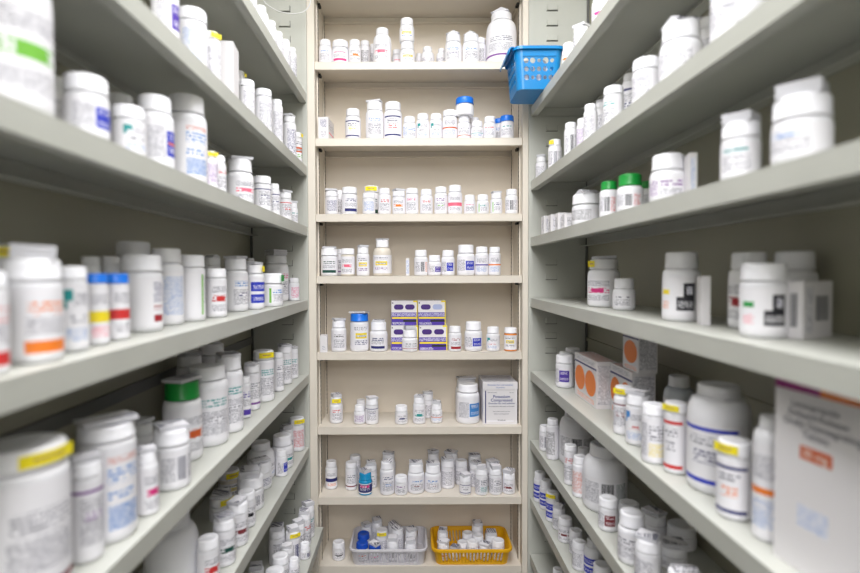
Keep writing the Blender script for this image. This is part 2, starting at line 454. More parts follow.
# ------------------------------------------------------------------ shelving
def shelf_mesh(x0, x1, y0, y1, zt, axis, name, mat, parent, front, lip=LIP):
    """sheet with folded front lip, rear flange and end flanges. axis: which side is the front ('-y','+x','-x')"""
    bm = bmesh.new(); t = .002
    box(bm, x0, x1, y0, y1, zt - t, zt)
    def chan(a0, a1, b0, b1):
        box(bm, a0, a1, b0, b1, zt - lip, zt - t - .0002)
    if front == '-y':
        chan(x0, x1, y0, y0 + .003); box(bm, x0, x1, y0 + .0032, y0 + .016, zt - lip, zt - lip + .0016)
        chan(x0, x1, y1 - .003, y1); box(bm, x0, x1, y1 - .014, y1 - .0032, zt - lip, zt - lip + .0016)
        chan(x0, x0 + .002, y0 + .017, y1 - .015); chan(x1 - .002, x1, y0 + .017, y1 - .015)
    else:
        s = -1 if front == '+x' else 1           # direction from front edge to the wall
        f = x1 if front == '+x' else x0; b = x0 if front == '+x' else x1
        for e, dd, w in ((f, s, .018), (b, -s, .022)):
            lo, hi = sorted((e, e + dd * .003)); chan(lo, hi, y0, y1)
            lo, hi = sorted((e + dd * .0032, e + dd * w)); box(bm, lo, hi, y0, y1, zt - lip, zt - lip + .0016)
        chan(min(f, b) + .024, max(f, b) - .024, y1 - .002, y1)
    bevel(bm, .0012, 2)
    o = bm_obj(name, bm, mat, parent)
    return o

def side_unit(side):
    s = -1 if side == 'L' else 1
    Xf = XL if side == 'L' else XR
    xe = -.3000 if side == 'L' else .3345     # leading edge of end panel
    root = empty('shelving_unit', (Xf, .5, FLOOR))
    tag(root, 'grey-green steel shelving unit along the %s side of the aisle' % ('left' if side == 'L' else 'right'), 'shelving unit', 'steel shelving round the aisle')
    inv = Matrix.Translation(-root.location)
    def fin(o): o.data.transform(inv); return o
    top = 2.34; xb = Xf + s * (BD + .001)
    bm = bmesh.new(); a, b = sorted((xe, xb + s * .012)); box(bm, a, b, 1.5005, 1.5045, FLOOR, top)
    a, b = sorted((xe, xe + s * .014)); box(bm, a, b, 1.4985, 1.5003, FLOOR, top)  # folded leading edge
    bevel(bm, .0012); fin(bm_obj('end_panel', bm, M_SIDE, root))
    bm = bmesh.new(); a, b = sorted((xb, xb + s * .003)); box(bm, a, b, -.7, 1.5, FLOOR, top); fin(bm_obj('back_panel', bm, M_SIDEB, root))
    # seam strip half way up, and the corner bead
    bm = bmesh.new(); a, b = sorted((xb - s * .0035, xb - s * .0003)); z = EYE.z - .192; box(bm, a, b, -.7, 1.496, z - (.010 if s < 0 else .005), z + (.010 if s < 0 else .005)); bevel(bm, .001)
    fin(bm_obj('panel_seam', bm, M_SEAM if s < 0 else M_SIDEB, root))
    bm = bmesh.new(); a, b = sorted((xb - s * .006, xb - s * .0003)); box(bm, a, b, 1.4935, 1.4995, FLOOR, top); fin(bm_obj('corner_bead', bm, M_SEAM, root))
    # shelf clips: pressed tabs up the end panel
    xm = Xf + s * .060; z = .36; me = None
    while z < top - .04:
        hit = any(zb - .012 < z < zb + LIP + .012 for zb in (R_bot if side == 'R' else L_bot))
        if not hit:
            if me is None:
                bm = bmesh.new(); box(bm, xm - .015, xm + .015, 1.4960, 1.5004, .001, .016); bevel(bm, .0016)
                box(bm, xm - .0165, xm + .0165, 1.4996, 1.5003, -.0014, -.0002, 1); box(bm, xm + .0155, xm + .0163, 1.4996, 1.5003, -.0002, .016, 1)
                c0 = bm_obj('clip_tab', bm, [M_SIDE, M_DARK], root); fin(c0); me = c0.data; c0.location.z = z
            else:
                c1 = bpy.data.objects.new('clip_tab', me); COL.objects.link(c1); c1.parent = root; c1.location.z = z
        z += .0425
    tops = L_top if side == 'L' else R_top
    for k, zt in enumerate(tops):
        f = LF[k] if side == 'L' else XR
        a, b = sorted((f, f + s * BD)) if f != XL7 else sorted((f, XL - BD))
        y1 = 1.4965 if f != XL7 else 1.4965
        fin(shelf_mesh(a, b, -.7, y1, zt, 'x', 'shelf', M_SIDE, root, '+x' if side == 'L' else '-x'))
    # small bolts near the far end of each shelf lip
    return root
side_unit('L'); side_unit('R')

def back_unit():
    root = empty('shelving_unit', (.02, Y_BACK, FLOOR))
    tag(root, 'beige steel shelving unit closing the far end of the aisle', 'shelving unit', 'steel shelving round the aisle')
    inv = Matrix.Translation(-root.location)
    def fin(o): o.data.transform(inv); return o
    top = 2.34; xi0, xi1, xo0, xo1 = -.2795, .3195, -.3030, .3350; yb = Y_BACK + BD + .002
    for a, b in ((xo0, xi0), (xi1, xo1)):
        bm = bmesh.new(); box(bm, a, b, Y_BACK - .004, yb, FLOOR, top); bevel(bm, .0015); fin(bm_obj('side_post', bm, M_BACK, root))
    bm = bmesh.new(); box(bm, xi0, xi1, yb - .002, yb, FLOOR, top); fin(bm_obj('back_panel', bm, M_BPANEL, root))
    bm = bmesh.new(); box(bm, xi0 + .001, xi1 - .001, Y_BACK + .002, yb - .003, top - .03, top - .001); fin(bm_obj('top_panel', bm, M_BACK, root))
    m, N, L, b_ = new_mat('perforated_strip'); b_.inputs['Roughness'].default_value = .5
    tc = N.new('ShaderNodeTexCoord'); sp = N.new('ShaderNodeSeparateXYZ'); L.new(tc.outputs['Object'], sp.inputs[0])
    mm = N.new('ShaderNodeMath'); mm.operation = 'MULTIPLY'; mm.inputs[1].default_value = 1 / .0127; L.new(sp.outputs[2], mm.inputs[0])
    fr = N.new('ShaderNodeMath'); fr.operation = 'FRACT'; L.new(mm.outputs[0], fr.inputs[0])
    gt = N.new('ShaderNodeMath'); gt.operation = 'GREATER_THAN'; gt.inputs[1].default_value = .45; L.new(fr.outputs[0], gt.inputs[0])
    mx = N.new('ShaderNodeMix'); mx.data_type = 'RGBA'; mx.inputs[6].default_value = lin((.55, .51, .45)); mx.inputs[7].default_value = lin((.16, .15, .13))
    L.new(gt.outputs[0], mx.inputs[0]); L.new(mx.outputs[2], b_.inputs['Base Color'])
    for xs, s in ((xi0, 1), (xi1, -1)):                  # perforated uprights in the corners
        for yy in (Y_BACK + .030, yb - .024):
            bm = bmesh.new(); a, b = sorted((xs + s * .0003, xs + s * .0035)); box(bm, a, b, yy, yy + .016, FLOOR + .02, top - .04)
            fin(bm_obj('upright_strip', bm, M_BACK, root))
            bm = bmesh.new(); a, b = sorted((xs + s * .0036, xs + s * .0042)); box(bm, a, b, yy + .005, yy + .011, FLOOR + .02, top - .04)
            o = fin(bm_obj('slot_row', bm, m, root)); 
    for k, zt in enumerate([B_top[0] + .2035] + B_top):
        fin(shelf_mesh(xi0 + .0045 if False else -.2805 + .0015, .3185, Y_BACK + .0005, yb - .0025, zt, 'y', 'shelf', M_BACK, root, '-y', lip=.0215))
        for xs, s in ((xi0, 1), (xi1, -1)):              # shelf clips under each end
            bm = bmesh.new()
            a, b = sorted((xs + s * .0045, xs + s * .012)); box(bm, a, b, Y_BACK + .028, Y_BACK + .05, zt - .0215 - .007, zt - .0215 - .0005)
            bevel(bm, .001); fin(bm_obj('shelf_clip', bm, M_DARK, root))
    bm = bmesh.new(); box(bm, xi0, xi1, Y_BACK + .012, Y_BACK + .016, FLOOR, .12); fin(bm_obj('kick_plate', bm, M_BACK, root))
    return root
back_unit()

# ------------------------------------------------------------------ back unit bottles
S1 = parse('B', 0, """
324 38.8 12.5 - wm text lblue
339 39 16 - wl band magenta
354.5 39 12 - wm mid orange
365 40 10 d90 wm plain black
374 43.5 9 d125 wm plain grey
382.3 27 17.5 - ws mid pink
397 49 10 d95 wm text pink
407.3 41 14.5 - wm yb yellow - lblue
406.3 17 14.2 - wm yb yellow S lblue
419 53 8 d110 ws plain grey
427.5 46 13 d80 ws plain grey
441.5 48 10 d95 ws plain grey
453.2 29.5 16.3 - wm text lblue R navy
471 29.5 16.5 - wm text sky R
482 37 12 d75 wm plain black
500.8 6 29.5 - ws low purple R
""")
S2 = parse('B', 1, """
353 108 15 - wm two navy - yellow
375 98.5 17.2 - wm text lblue L
392.7 101 17.4 - wm two navy - red
410.5 116 12.5 - wm wide lblue
424 113 12.4 - wm corner teal
437 113 12.2 - wm corner teal
449.5 109.3 14.2 - wl midline rust
463 115.7 12.3 - wm low rust
465.5 97 17.6 - bl none grey S
476.2 120.5 11.8 - wm midline teal
488.8 116 12.2 - wm text red - grey
474 117 11 d85 wm plain grey
499.5 118 11.5 d90 bl text sky
507 114.7 13.6 - bl text teal
""", obstacles=[(-.279, -.238, 1.51, 1.62)])
S3 = parse('B', 2, """
331.5 188.4 12.3 - wl plain navy L
339.5 190 10 d88 wm plain black
349.5 186.7 15 - wl band navy
368.8 192.5 12.2 - wl plain lblue
371.5 185.5 15 d85 wl band dgreen Y
384.5 188 12 - wm text red
398.8 188.3 12.3 - wl mid orange L
412 188 12.2 - wl text magenta
426.3 189 12.2 - wm text red - navy
440.8 186.5 12.5 - wm text purple - lime
455 184.8 13.8 - wm midband pink
469.7 194.7 11.2 - wm text magenta
482.7 194.4 11.8 - wm stripe lime - teal
496.3 190.5 11.4 - wm stripe lime L navy
511.8 189 12.2 - wm bar black
""")
S4 = parse('B', 3, """
328.3 246 16.5 - wl band dgreen L
340 249 11 d92 wl low purple
347.8 248.5 13.4 - wl mid pink Q
363 245 12.3 - wm yb yellow L purple
382.4 238 18 - ws yb yellow LQ purple
416.2 250 13 - wm bar black - orange
433.6 255.3 12.5 - wm block violet
447.6 250.2 12.6 - wm block blue
466 244.8 17.2 - wm block blue
481.7 246.7 12.6 - wm midline violet
494.5 247 11.6 - wm midline orange
""", obstacles=[(-.006, .004, 1.51, 1.55)])
S5 = parse('B', 4, """
338.8 317.5 14.6 - wm text black L
359.5 310.5 17.6 - bl yb yellow L navy
379 319 17 - wm band navy L
409.8 325 15 - wm low dred K
455 325.7 12.4 - wm band dred - tan
473.3 321 17.2 - wm block blue
493 326.3 13 - wm corner teal - red
510.5 327 12.4 - wl yb yellow A
""", obstacles=[(-.0745, .104, 1.551, 1.6), (-.279, -.248, 1.51, 1.55)])
S6 = parse('B', 5, """
336.3 392.4 12.7 424 wm text red KY
359.7 404 11 424.7 wm plain purple
361 398.5 10 d110 wm plain grey
371.9 395 12.3 425 wl line navy L red
401.4 404 12 425 wl mid navy
419.2 393.5 12 424.7 wm mid teal L magenta
427.8 390 12 d105 wm plain grey L
436.6 399.5 11 423.7 wm midline rust K
468.5 381.5 22.2 422.7 wm block sky
466 375 20.5 d132 wm plain grey L
""", obstacles=[(.203, .311, 1.53, 1.66)])
S7 = parse('B', 6, """
331.4 459 11.6 490 wm midband navy - orange
351.3 460 11.2 491 wl low maroon
355.3 453.4 10.5 d100 wl plain grey
365.3 466.5 13.2 496 tm solid navy KT
371 459 11.5 d78 wl text teal K
387.2 456.6 13.8 496 wm text navy R sky
388.6 449.6 13.4 d98 wm plain grey L
401.2 473.5 12.2 496 wl text purple
416 458.5 16.2 494.7 wm text sky L maroon
433 459 16.2 493.7 wm text sky L maroon
433.3 448 12 d122 wm plain grey K
447.6 455.3 13.2 489.5 wl plain grey L
451 448.5 13 d130 wl plain grey L
461.4 458 12 486 wl block violet
465.3 471.3 11.4 495.6 wl two navy L grey
474.5 451.5 12.5 d125 wl plain grey L
475.5 459 11.5 d82 wl plain grey L
481.3 463 12 496 wl wide grey K teal
495.4 462.4 12.4 495.6 wl wide grey K
492.5 457.6 13 d88 wl plain grey L
508.8 467 12.2 495 wl mid maroon K
""")
S8 = parse('B', 7, """
338.7 538.6 12.2 561.6 wl mid black
""")

# ------------------------------------------------------------------ left shelves
parse('L', 0, """
292 47 8.5 - wm plain grey
285.5 39 9.5 - wm plain grey
278 31 10 - wm plain grey
270.5 20 11 - wm plain grey
261 5 14 - ws plain grey
248 -22 16 - wm plain grey
""")
parse('L', 1, """
300 132 11 - wl yb rust y lime
289.5 113 12.5 - wm plain navy L
277 99 11 - wm plain grey
263.5 88 16 - wl plain grey
247 79 14.5 - wl plain grey
238.5 70 13 d72 wl plain navy y
212 31 16 - wm plain grey Y
192 6 29 - wl plain lblue
165 -26 26 - wm block violet
""", obstacles=[(-.36, -.318, .93, 1.0)])
parse('L', 2, """
293 200.5 9 - wm text teal L
284.5 189.5 13.2 - wl line red L sky
274 183.6 11 - wm line navy
262 175.6 17.5 - wl line navy
240 155 25.5 - wm mid pink L
218 155 15 - wm text red
208.5 151 13 - wm plain purple Y
189.5 93.4 38 - wm panel sky
155 94 36 - wm block blue - orange
128.5 104.5 32 - wl corner teal
121 93 25 d95 wl plain grey
86 73 44 - wl block blue
57 76 26 d100 wm plain grey
9 -60 86 - ws mid lime Y
""")
parse('L', 3, """
294 278 9 301 wm plain magenta
279.5 250 21 d80 wm text magenta K
272.5 273.5 21.5 307 wl stripe lime G sky
250 258 9 d90 wm plain grey L
255 262 16.8 309.7 wm dbl blue Ly
236 256 22 312 wm text sky L navy
212 254.7 16 d105 wl plain grey R
216 269 19.5 318 wl mid red
190.5 255.8 27 322 wl rstripe lime
165 249.5 30 d75 wm plain lblue
142 256 38 333 wl rblock dred
136 243 32 d118 wl plain grey
117 274 23 341 bl midband red
96.5 274 23 346 bl midband yellow - pink
111 257 19 d112 wl none grey
91 257 18 d118 wl none grey
71 267 32 353 wl corner teal
34 246 54 365 wl band orange K
2 246 42 d115 wl plain grey Y
-14 272 42 378 wl band red
""")
parse('L', 4, """
292.6 345.5 10.5 379 wl text teal L
284.8 343 13.5 385 wl text teal L
278.5 352 10 392 wm text grey
263.8 349 19.5 402.5 wl text teal Y
252 361 15 411 wl low purple L
244.5 376 12 419 wm band violet
229 351 27 434 wm text teal L
212 342 24 d112 wl plain grey
208 363 39 448 wm text teal
190 350 24 d125 wl plain grey L
183 374 37 464 gm mid rust L
172 419 35 492 wl bar grey L
147 444 22 517 wm mid magenta L
140 416 25 d95 wl plain grey L
108 411 56 546 wl panel sky LJ
86 450 34 565 wl line purple L
26 434 88 - wl low maroon YJ
""")
parse('L', 5, """
296.5 415.6 14 452 wl plain red Y
287.5 423 13 456 wl plain navy K
282.5 432 20 470 wm mid teal
266.5 438.6 26 482 ws corner green
276 449 11 478 wm block blue
260 455 22 491 wl plain navy L
250.5 463.7 25 513 wl bar grey K
229 466 20 d115 wl yb yellow QY
246.5 488 17 529 wl mid black
237.5 495 20 548 wl mid maroon L
221 488 22 d92 wl plain grey YL
224.5 510 21 568 wl mid dgreen L
208 533 21 590 wl mid red
172 505 52 d90 ws none grey
""")
parse('L', 6, """
308 499 12 539 wl text teal K
304.5 507 12 548 wl text red K
298.5 517 12 556 wl plain black K
294 523 13.5 566 wl bar navy KY
288 541 12 572 wl plain grey L
279 521 15 d80 wl plain grey K
276.5 531 15 d98 wl plain grey
281.5 551 16 590 wl plain grey
301 541 10 562 wm bar navy
293 556 10 584 wm plain grey
275 565 19 605 wl plain grey
256 560 15 d120 wl plain grey K
""")

# ------------------------------------------------------------------ right shelves
parse('R', 0, """
568.5 42 12 - wm mid orange
581 22 14 - wl plain grey L
602 -12 19 - wm mid magenta
""", obstacles=[(.2, .42, 1.31, 1.5)])
parse('R', 1, """
541 154 10.5 - wm plain grey L
555 139 12.5 - wm bar grey y
570.7 122 12 - wm bar black
582.5 118 11 - wm plain purple
590.5 103.5 12.8 - wm plain grey
600.5 99 11 d66 wm plain grey L
613.5 85 19 - wl text teal
630 72.6 15 d82 wm line navy
646.5 56 27 - wl plain grey
681 10.5 41 - wm plain grey R
707 16 23 d105 wm plain grey
738 -62 52 - wm text blue
""")
parse('R', 2, """
586.5 187.5 27 - wl plain black R
609 181 17.5 - gm bar black - red
630 173.5 25 - gm bar black - red
646.5 181 16 d88 gm plain grey
668 153 34.5 - wm wide purple
741 110.5 38 - wl text teal K
802 78 58 - wl text sky K
""", obstacles=[(.345, .40, 1.12, 1.5)])
parse('R', 3, """
603.5 256.5 30 307.4 wm mid magenta yL
624 278.4 21 310.7 wm text grey
681 253 35.5 322 wm blk2 yellow - orange
750 253 38 330 wm mid dred
763 264 45 339 wl blk2 green - pink
792 252.5 44 d132 wm plain grey
""")
parse('R', 4, """
564.7 353.7 17 388.6 wl block violet
573.5 347 14 d92 wl plain grey
566 351 13 d62 wl plain grey
588 352 15 d128 wl none grey C
621 384.5 18.5 434 wm line maroon Y
638 388 23 447 wl corner sky L red
654 401.5 23.5 465 wl wide grey - yellow
676 400 23 475.5 wl two red Y
676.5 374 29 d125 ws text sky C
718 381 60 498 ws two blue J navy
734.5 436 35 522 wl two navy Y orange
771 414 36 545 ws midline orange
""", obstacles=[(.35, .47, .93, 1.2)])
parse('R', 5, """
545.5 424 12 452 wl bar grey
556 417.5 11.5 461 wm plain black
573 405 32 d70 ws bar black
570.5 443 12 486 wl text red
581 454 14.5 499 wm plain rust
583.5 446 12.5 d72 wm plain grey
607.5 440 42 517 ws bar black - dgreen
608.3 494 18.5 533 wl block maroon
625 498 20 d78 wl plain grey
630.5 507 27 567 wm text grey
648 529 25 590 wl plain grey L
658.5 506 23 d105 wl plain grey L
677 518 28 d128 wl plain grey
673 535 27 d88 wl plain grey L
664 553 34 640 wl plain grey R
""")
parse('R', 6, """
539.3 470 11.5 502 wm dbl blue
546 478 12 510.5 wm dbl blue
552.7 489.5 12.4 523 wl dbl blue Y
559 501.5 12 531 wl plain grey K
565.3 514.5 13.4 544 wl mid maroon
575.8 527 12.5 556 wl plain grey
580 538 13.4 572 wl plain grey
592.5 536 17 580 ws dbl blue
602 560 17 600 wl plain grey
""")
parse('R', 7, """
558 566 10 d30 wl yb yellow
""")

# ------------------------------------------------------------------ cartons
def carton(pos, z, w, d, h, yaw, label, name='medicine_carton', front=(), right=(), left=(), top=(), group=None, bmat=None, cat='box'):
    """box with printed faces; local -Y is the front. face units are fractions of the face"""
    bm = bmesh.new(); mats = [bmat or flat('carton_board', (.88, .87, .88), .55)]
    hw, hd = w / 2, d / 2
    faces = [(lambda u, v: (-hw + w * u, -hd, h * v), w, h, front), (lambda u, v: (hw, -hd + d * u, h * v), d, h, right),
             (lambda u, v: (-hw, hd - d * u, h * v), d, h, left), (lambda u, v: (hw - w * u, hd, h * v), w, h, ()),
             (lambda u, v: (-hw + w * u, -hd + d * v, h), w, d, top), (lambda u, v: (-hw + w * u, hd - d * v, 0), w, d, ())]
    for fn, W, H, bl in faces:
        grid_print(bm, fn, 0, 1, 0, 1, W, H, list(bl), mats)
    bmesh.ops.remove_doubles(bm, verts=bm.verts, dist=1e-6)
    o = bm_obj(name, bm, mats); o.location = (pos[0], pos[1], z + .0005); o.rotation_euler = (0, 0, yaw)
    # tucked flap at the top edge: a shallow folded tab standing just proud of the front
    f = bmesh.new(); box(f, -hw * .96, hw * .96, -hd * .98, hd * .98, h + .0001, h + .0009); bevel(f, .0003, 1)
    bm_obj('lid_flap', f, mats[0] if not top else mats, o) if not top else f.free()
    return tag(o, label, cat, group)

def glyphs(parent, lines, name='printed_text', mat=None, M=Matrix.Identity(4)):
    """real lettering laid on a face: lines of (text, x, z, size, align)"""
    bm = bmesh.new()
    for (t, x, z, s, al) in lines:
        cu = bpy.data.curves.new('t', 'FONT'); cu.body = t; cu.size = s; cu.align_x = al; cu.align_y = 'CENTER'; cu.resolution_u = 3; cu.offset = s * .012
        o = bpy.data.objects.new('t', cu); COL.objects.link(o)
        dg = bpy.context.evaluated_depsgraph_get(); me = bpy.data.meshes.new_from_object(o.evaluated_get(dg))
        me.transform(M @ Matrix.Translation((x, 0, z)) @ Matrix.Rotation(PI / 2, 4, 'X'))
        bm.from_mesh(me); bpy.data.objects.remove(o); bpy.data.curves.remove(cu); bpy.data.meshes.remove(me)
    return bm_obj(name, bm, mat, parent)

# small upright carton, second beige shelf, and the others on the back unit
p = atY(325.5, 120, Y_BACK + .050)
carton((p.x + .002, p.y), B_top[1], .030, .075, .064, -.06, 'slim white carton standing end-on at left of second beige shelf',
       front=[('t', .2, .8, .55, .9, 'navy'), ('t', .25, .75, .1, .4, 'grey')], right=[('f', .1, .9, .3, .36, 'pink'), ('t', .1, .9, .5, .8, 'grey')], group='loose white cartons')
p = atY(409, 260, Y_BACK + .030)
carton((p.x - .004, p.y), B_top[3], .010, .040, .050, .0, 'thin white carton left of the barcode bottle, fourth beige shelf', front=[('t', .1, .9, .1, .9, 'lblue')], group='loose white cartons')
p = atY(324, 340, Y_BACK + .022)
carton((p.x, p.y), B_top[4], .021, .036, .048, .12, 'tiny white carton at left end of fifth beige shelf', front=[('t', .3, .7, .15, .4, 'grey')], group='loose white cartons')

# four violet capsule cartons in two piles of two
def capsule_carton(x0, x1, ybot_z, h, where, second_dark):
    w = x1 - x0; cx = (x0 + x1) / 2
    yel = [('f', .0, 1, .0, .02, 'yellow')]
    fr = [('f', .0, 1, .0, .52, 'violet'), ('w', .0, .96, .36, .5, 'violet'), ('f', .02, .98, .26, .33, 'yellow'), ('w', .04, .5, .02, .12, 'violet'),
          ('f', .45, .98, .13, .22, 'black'), ('f', .97, 1, .0, 1, 'yellow'), ('f', .84, 1, .93, 1, 'yellow'), ('f', .03, .07, .88, .93, 'black')]
    o = carton((cx, Y_BACK + .040 + .0225), ybot_z, w, .045, h, random.uniform(-.02, .02), 'violet and white capsule carton, ' + where, front=fr, right=[('f', 0, 1, 0, 1, 'yellow')],
               group='violet capsule cartons on the fifth beige shelf', top=[('t', .1, .9, .1, .9, 'grey')])
    for i, dk in enumerate((True, second_dark)):          # capsule pictures
        bm = bmesh.new(); n = 12; rr = h * .105; hx = w * .085; c0 = (-.22 + .43 * i) * w
        vs = []
        for a in range(2 * n):
            t = PI / 2 + PI * a / (n - 1) if a < n else -PI / 2 + PI * (a - n) / (n - 1)
            s = -1 if a < n else 1
            vs.append(bm.verts.new((c0 + s * hx + rr * math.cos(t), -.0232, h * .74 + rr * math.sin(t))))
        bm.faces.new(vs)
        bm_obj('capsule_picture', bm, flat('capsule_violet', (.26, .14, .46), .5) if dk else flat('capsule_pale', (.66, .70, .84), .5), o)
    return o
sc = (Y_BACK + .04) / F
X = lambda px: (px - CX) * sc
zb = B_top[4]; h1 = .0745; h2 = .0735
capsule_carton(X(390.8), X(417.8), zb, h1, 'lower left of the four', True)
capsule_carton(X(418.8), X(447), zb, h1, 'lower right of the four', True)
capsule_carton(X(391.2), X(417.2), zb + h1 + .0008, h2, 'upper left of the four', True)
capsule_carton(X(417.9), X(445.4), zb + h1 + .0008, h2, 'upper right of the four', False)

# the big white powder carton on the sixth beige shelf
fy = Y_BACK + .022; x0 = atY(483.2, 400, fy).x; x1 = atY(517.2, 400, fy).x; zt = atY(500, 382.5, fy).z
hb = zt - B_top[5]; wb = x1 - x0
o = carton(((x0 + x1) / 2, fy + .055), B_top[5], wb, .11, hb, 0, 'large white carton with blue lettering on sixth beige shelf', name='medicine_carton',
           front=[('f', .055, .085, .03, .80, 'navy'), ('t', .1, .9, .06, .10, 'paper')], top=[('t', .05, .95, .1, .9, 'grey')], group=None)
f = bmesh.new(); box(f, -wb / 2 - .001, wb / 2 + .001, -.0565, -.0555, hb * .83, hb + .0012); bevel(f, .0003, 1); lf = bm_obj('lid_flap', f, flat('carton_board', (.88, .87, .88), .55), o)
Mx = Matrix.Translation((0, -.0554, 0))
glyphs(o, [('Potassium', .004, hb * .66, .0125, 'CENTER'), ('Compressed', .004, hb * .575, .0125, 'CENTER'), ('Granules for oral solution', .004, hb * .50, .0075, 'CENTER')],
       mat=flat('blue_ink', (.18, .25, .52), .5), M=Mx)
glyphs(o, [('FOR ORAL USE', -.024, hb * .755, .004, 'CENTER'), ('Rx only', .034, hb * .755, .004, 'CENTER'), ('for preparation with water as directed', .004, hb * .43, .0048, 'CENTER'),
           ('Each packet contains one dose', .004, hb * .31, .004, 'CENTER'), ('Store at room temperature', .004, hb * .25, .004, 'CENTER'), ('30 packets', .004, hb * .10, .0055, 'CENTER')],
       mat=flat('grey_ink', (.4, .4, .46), .5), M=Mx)
glyphs(o, [('Granules for oral solution', 0, hb * .94, .0072, 'CENTER'), ('30 packets', 0, hb * .88, .0060, 'CENTER')], mat=flat('pale_blue_ink', (.45, .52, .72), .5), M=Matrix.Translation((0, -.0568, 0)))

# left, second shelf: plain grey carton between the bottles
p = atX(228.5, 80, XL - .030)
carton((-.338, p.y), L_top[1], .040, .045, EYE.z + (273 - 44) / F * (p.y - .02) - L_top[1], .12, 'plain pale carton behind the yellow-stickered bottle, second left shelf', group='loose white cartons')

# right, third shelf: row of slim cartons at the far end, then a tall thin one
for i, (px, top_) in enumerate(((548.5, 217.5), (556, 216), (563.3, 214.5), (570, 216))):
    p = atX(px, 220, XR + .026); Y = p.y
    hh = EYE.z + (273 - top_) / F * Y - R_top[2]
    carton((XR + .030, Y), R_top[2], .040, .026, hh, random.uniform(-.05, .05), 'slim white carton, %s from far end in row, third right shelf' % ORD[i+1],
           front=[('t', .15, .85, .2, .85, 'grey' if i < 2 else 'black')], left=[('t', .2, .8, .2, .8, 'grey')], group='slim cartons on the third right shelf')
p = atX(690, 200, XR + .050)
carton((XR + .050, p.y), R_top[2], .010, .030, EYE.z + (273 - 157.5) / F * p.y - R_top[2], -.25, 'narrow white carton behind the purple-print bottle, third right shelf',
       front=[('t', .2, .8, .1, .9, 'lblue')], group='loose white cartons')
# right, fourth shelf
p = atX(703.5, 300, XR + .064)
carton((XR + .064, p.y), R_top[3], .011, .028, EYE.z - (278 - 273) / F * p.y - R_top[3], -.3, 'narrow white carton beside the yellow-marked bottle, fourth right shelf', group='loose white cartons')
q = atX(803, 337, .420); q2 = atX(832, 331, .474); dv = Vector((q2.x - q.x, q2.y - q.y)); ya = math.atan2(dv.y, dv.x); wq = dv.length
cq = Vector((q.x, q.y)) + dv / 2 + Vector((-dv.y, dv.x)).normalized() * .009
carton(cq, R_top[3], wq, .018, EYE.z - (284 - 273) / F * q.y - R_top[3], ya, 'white barcoded carton nearest the camera on fourth right shelf',
       front=[('b', .42, .86, .3, .75, 'black'), ('t', .08, .32, .1, .9, 'grey')], left=[('b', .3, .7, .2, .8, 'black')], group='loose white cartons')

# orange cartons, fifth right shelf
def orange_carton(cpx, cpy, wpx, lpx, z, h, where, xa=None, nd=2):
    """cpx,cpy: near aisle-side bottom corner in the photograph"""
    c = atZ(cpx, cpy, z) if xa is None else Vector((xa, atX(cpx, cpy, xa).y, z))
    w = wpx * c.y / F; L_ = c.y * (c.x / ((lpx - CX) / F) / c.y - 1)
    lf = [('f', .0, 1, .80, .84, 'navy'), ('t', .1, .9, .87, .97, 'grey'), ('t', .1, .9, .03, .14, 'orange')]
    o = carton((c.x + w / 2, c.y + L_ / 2), z, w, L_, h, 0, 'white carton with %s, ' % ('two orange discs' if nd == 2 else 'one orange disc') + where, left=lf,
               front=[('t', .06, .94, .08, .92, 'grey')], top=[('t', .05, .95, .05, .95, 'rust')], group='orange disc cartons on the fifth right shelf')
    for i in range(nd):
        bm = bmesh.new(); n = 28
        y0 = L_ * (.24 - .48 * i) if nd == 2 else 0
        vs = [bm.verts.new((-w / 2 - .0004, y0 + L_ * (.235 if nd == 2 else .42) * math.cos(2 * PI * a / n), h * .47 + h * .28 * math.sin(2 * PI * a / n))) for a in range(n)]
        bm.faces.new(vs[::-1]); bm_obj('orange_disc', bm, print_mat('f', 'orange'), o)
    return o, c, w, L_
z5 = R_top[4]
o1, c1, w1, l1 = orange_carton(596.4, 409.5, 20.5, 575.4, z5, .098, 'furthest on fifth right shelf')
c2y = .985
h2c = .105
def hz(py, Y): return EYE.z - (py - 273) / F * Y
o2, c2, w2, l2 = orange_carton(632, 410, 23.5, 611, z5, hz(374, atX(632, 400, c1.x + .028).y) - z5, 'under another, fifth right shelf', xa=c1.x + .028)
zz = z5 + (hz(374, c2.y) - z5) + .0008
o3, c3, w3, l3 = orange_carton(638.5, 368, 19, 623.5, zz, min(hz(333.5, atX(638.5, 360, c2.x + .004).y) - zz, R_bot[3] - zz - .003), 'stacked topmost, fifth right shelf', xa=c2.x + .004, nd=1)

# tall lansoprazole carton at the near right
q = Vector((.362, .516)); yw = -(PI / 2 - .125)
wL, dL, hL = .107, .034, hz(378, .516) - z5
ax = Vector((math.cos(yw), math.sin(yw))); ay = Vector((-math.sin(yw), math.cos(yw)))
cc = q + ax * wL / 2 + ay * dL / 2
o = carton(cc, z5, wL, dL, hL, yw, 'tall white carton with purple and orange top stripe, near right',
           front=[('f', 0, .46, .945, .99, 'plum'), ('f', .46, 1, .945, .99, 'orange'), ('f', .27, .58, .60, .67, 'rust'), ('t', .25, .55, .24, .36, 'lblue')],
           left=[('t', .3, .7, .1, .9, 'grey')], top=[('f', 0, .02, 0, 1, 'grey')])
glyphs(o, [('Lansoprazole', -.010, hL * .88, .0093, 'CENTER'), ('Delayed-Release', -.007, hL * .83, .0093, 'CENTER'), ('Orally Disintegrating', -.004, hL * .78, .0093, 'CENTER'), ('Tablets', -.008, hL * .73, .0093, 'CENTER')],
       mat=flat('grey_ink', (.4, .4, .46), .5), M=Matrix.Translation((0, -dL / 2 - .0004, 0)))
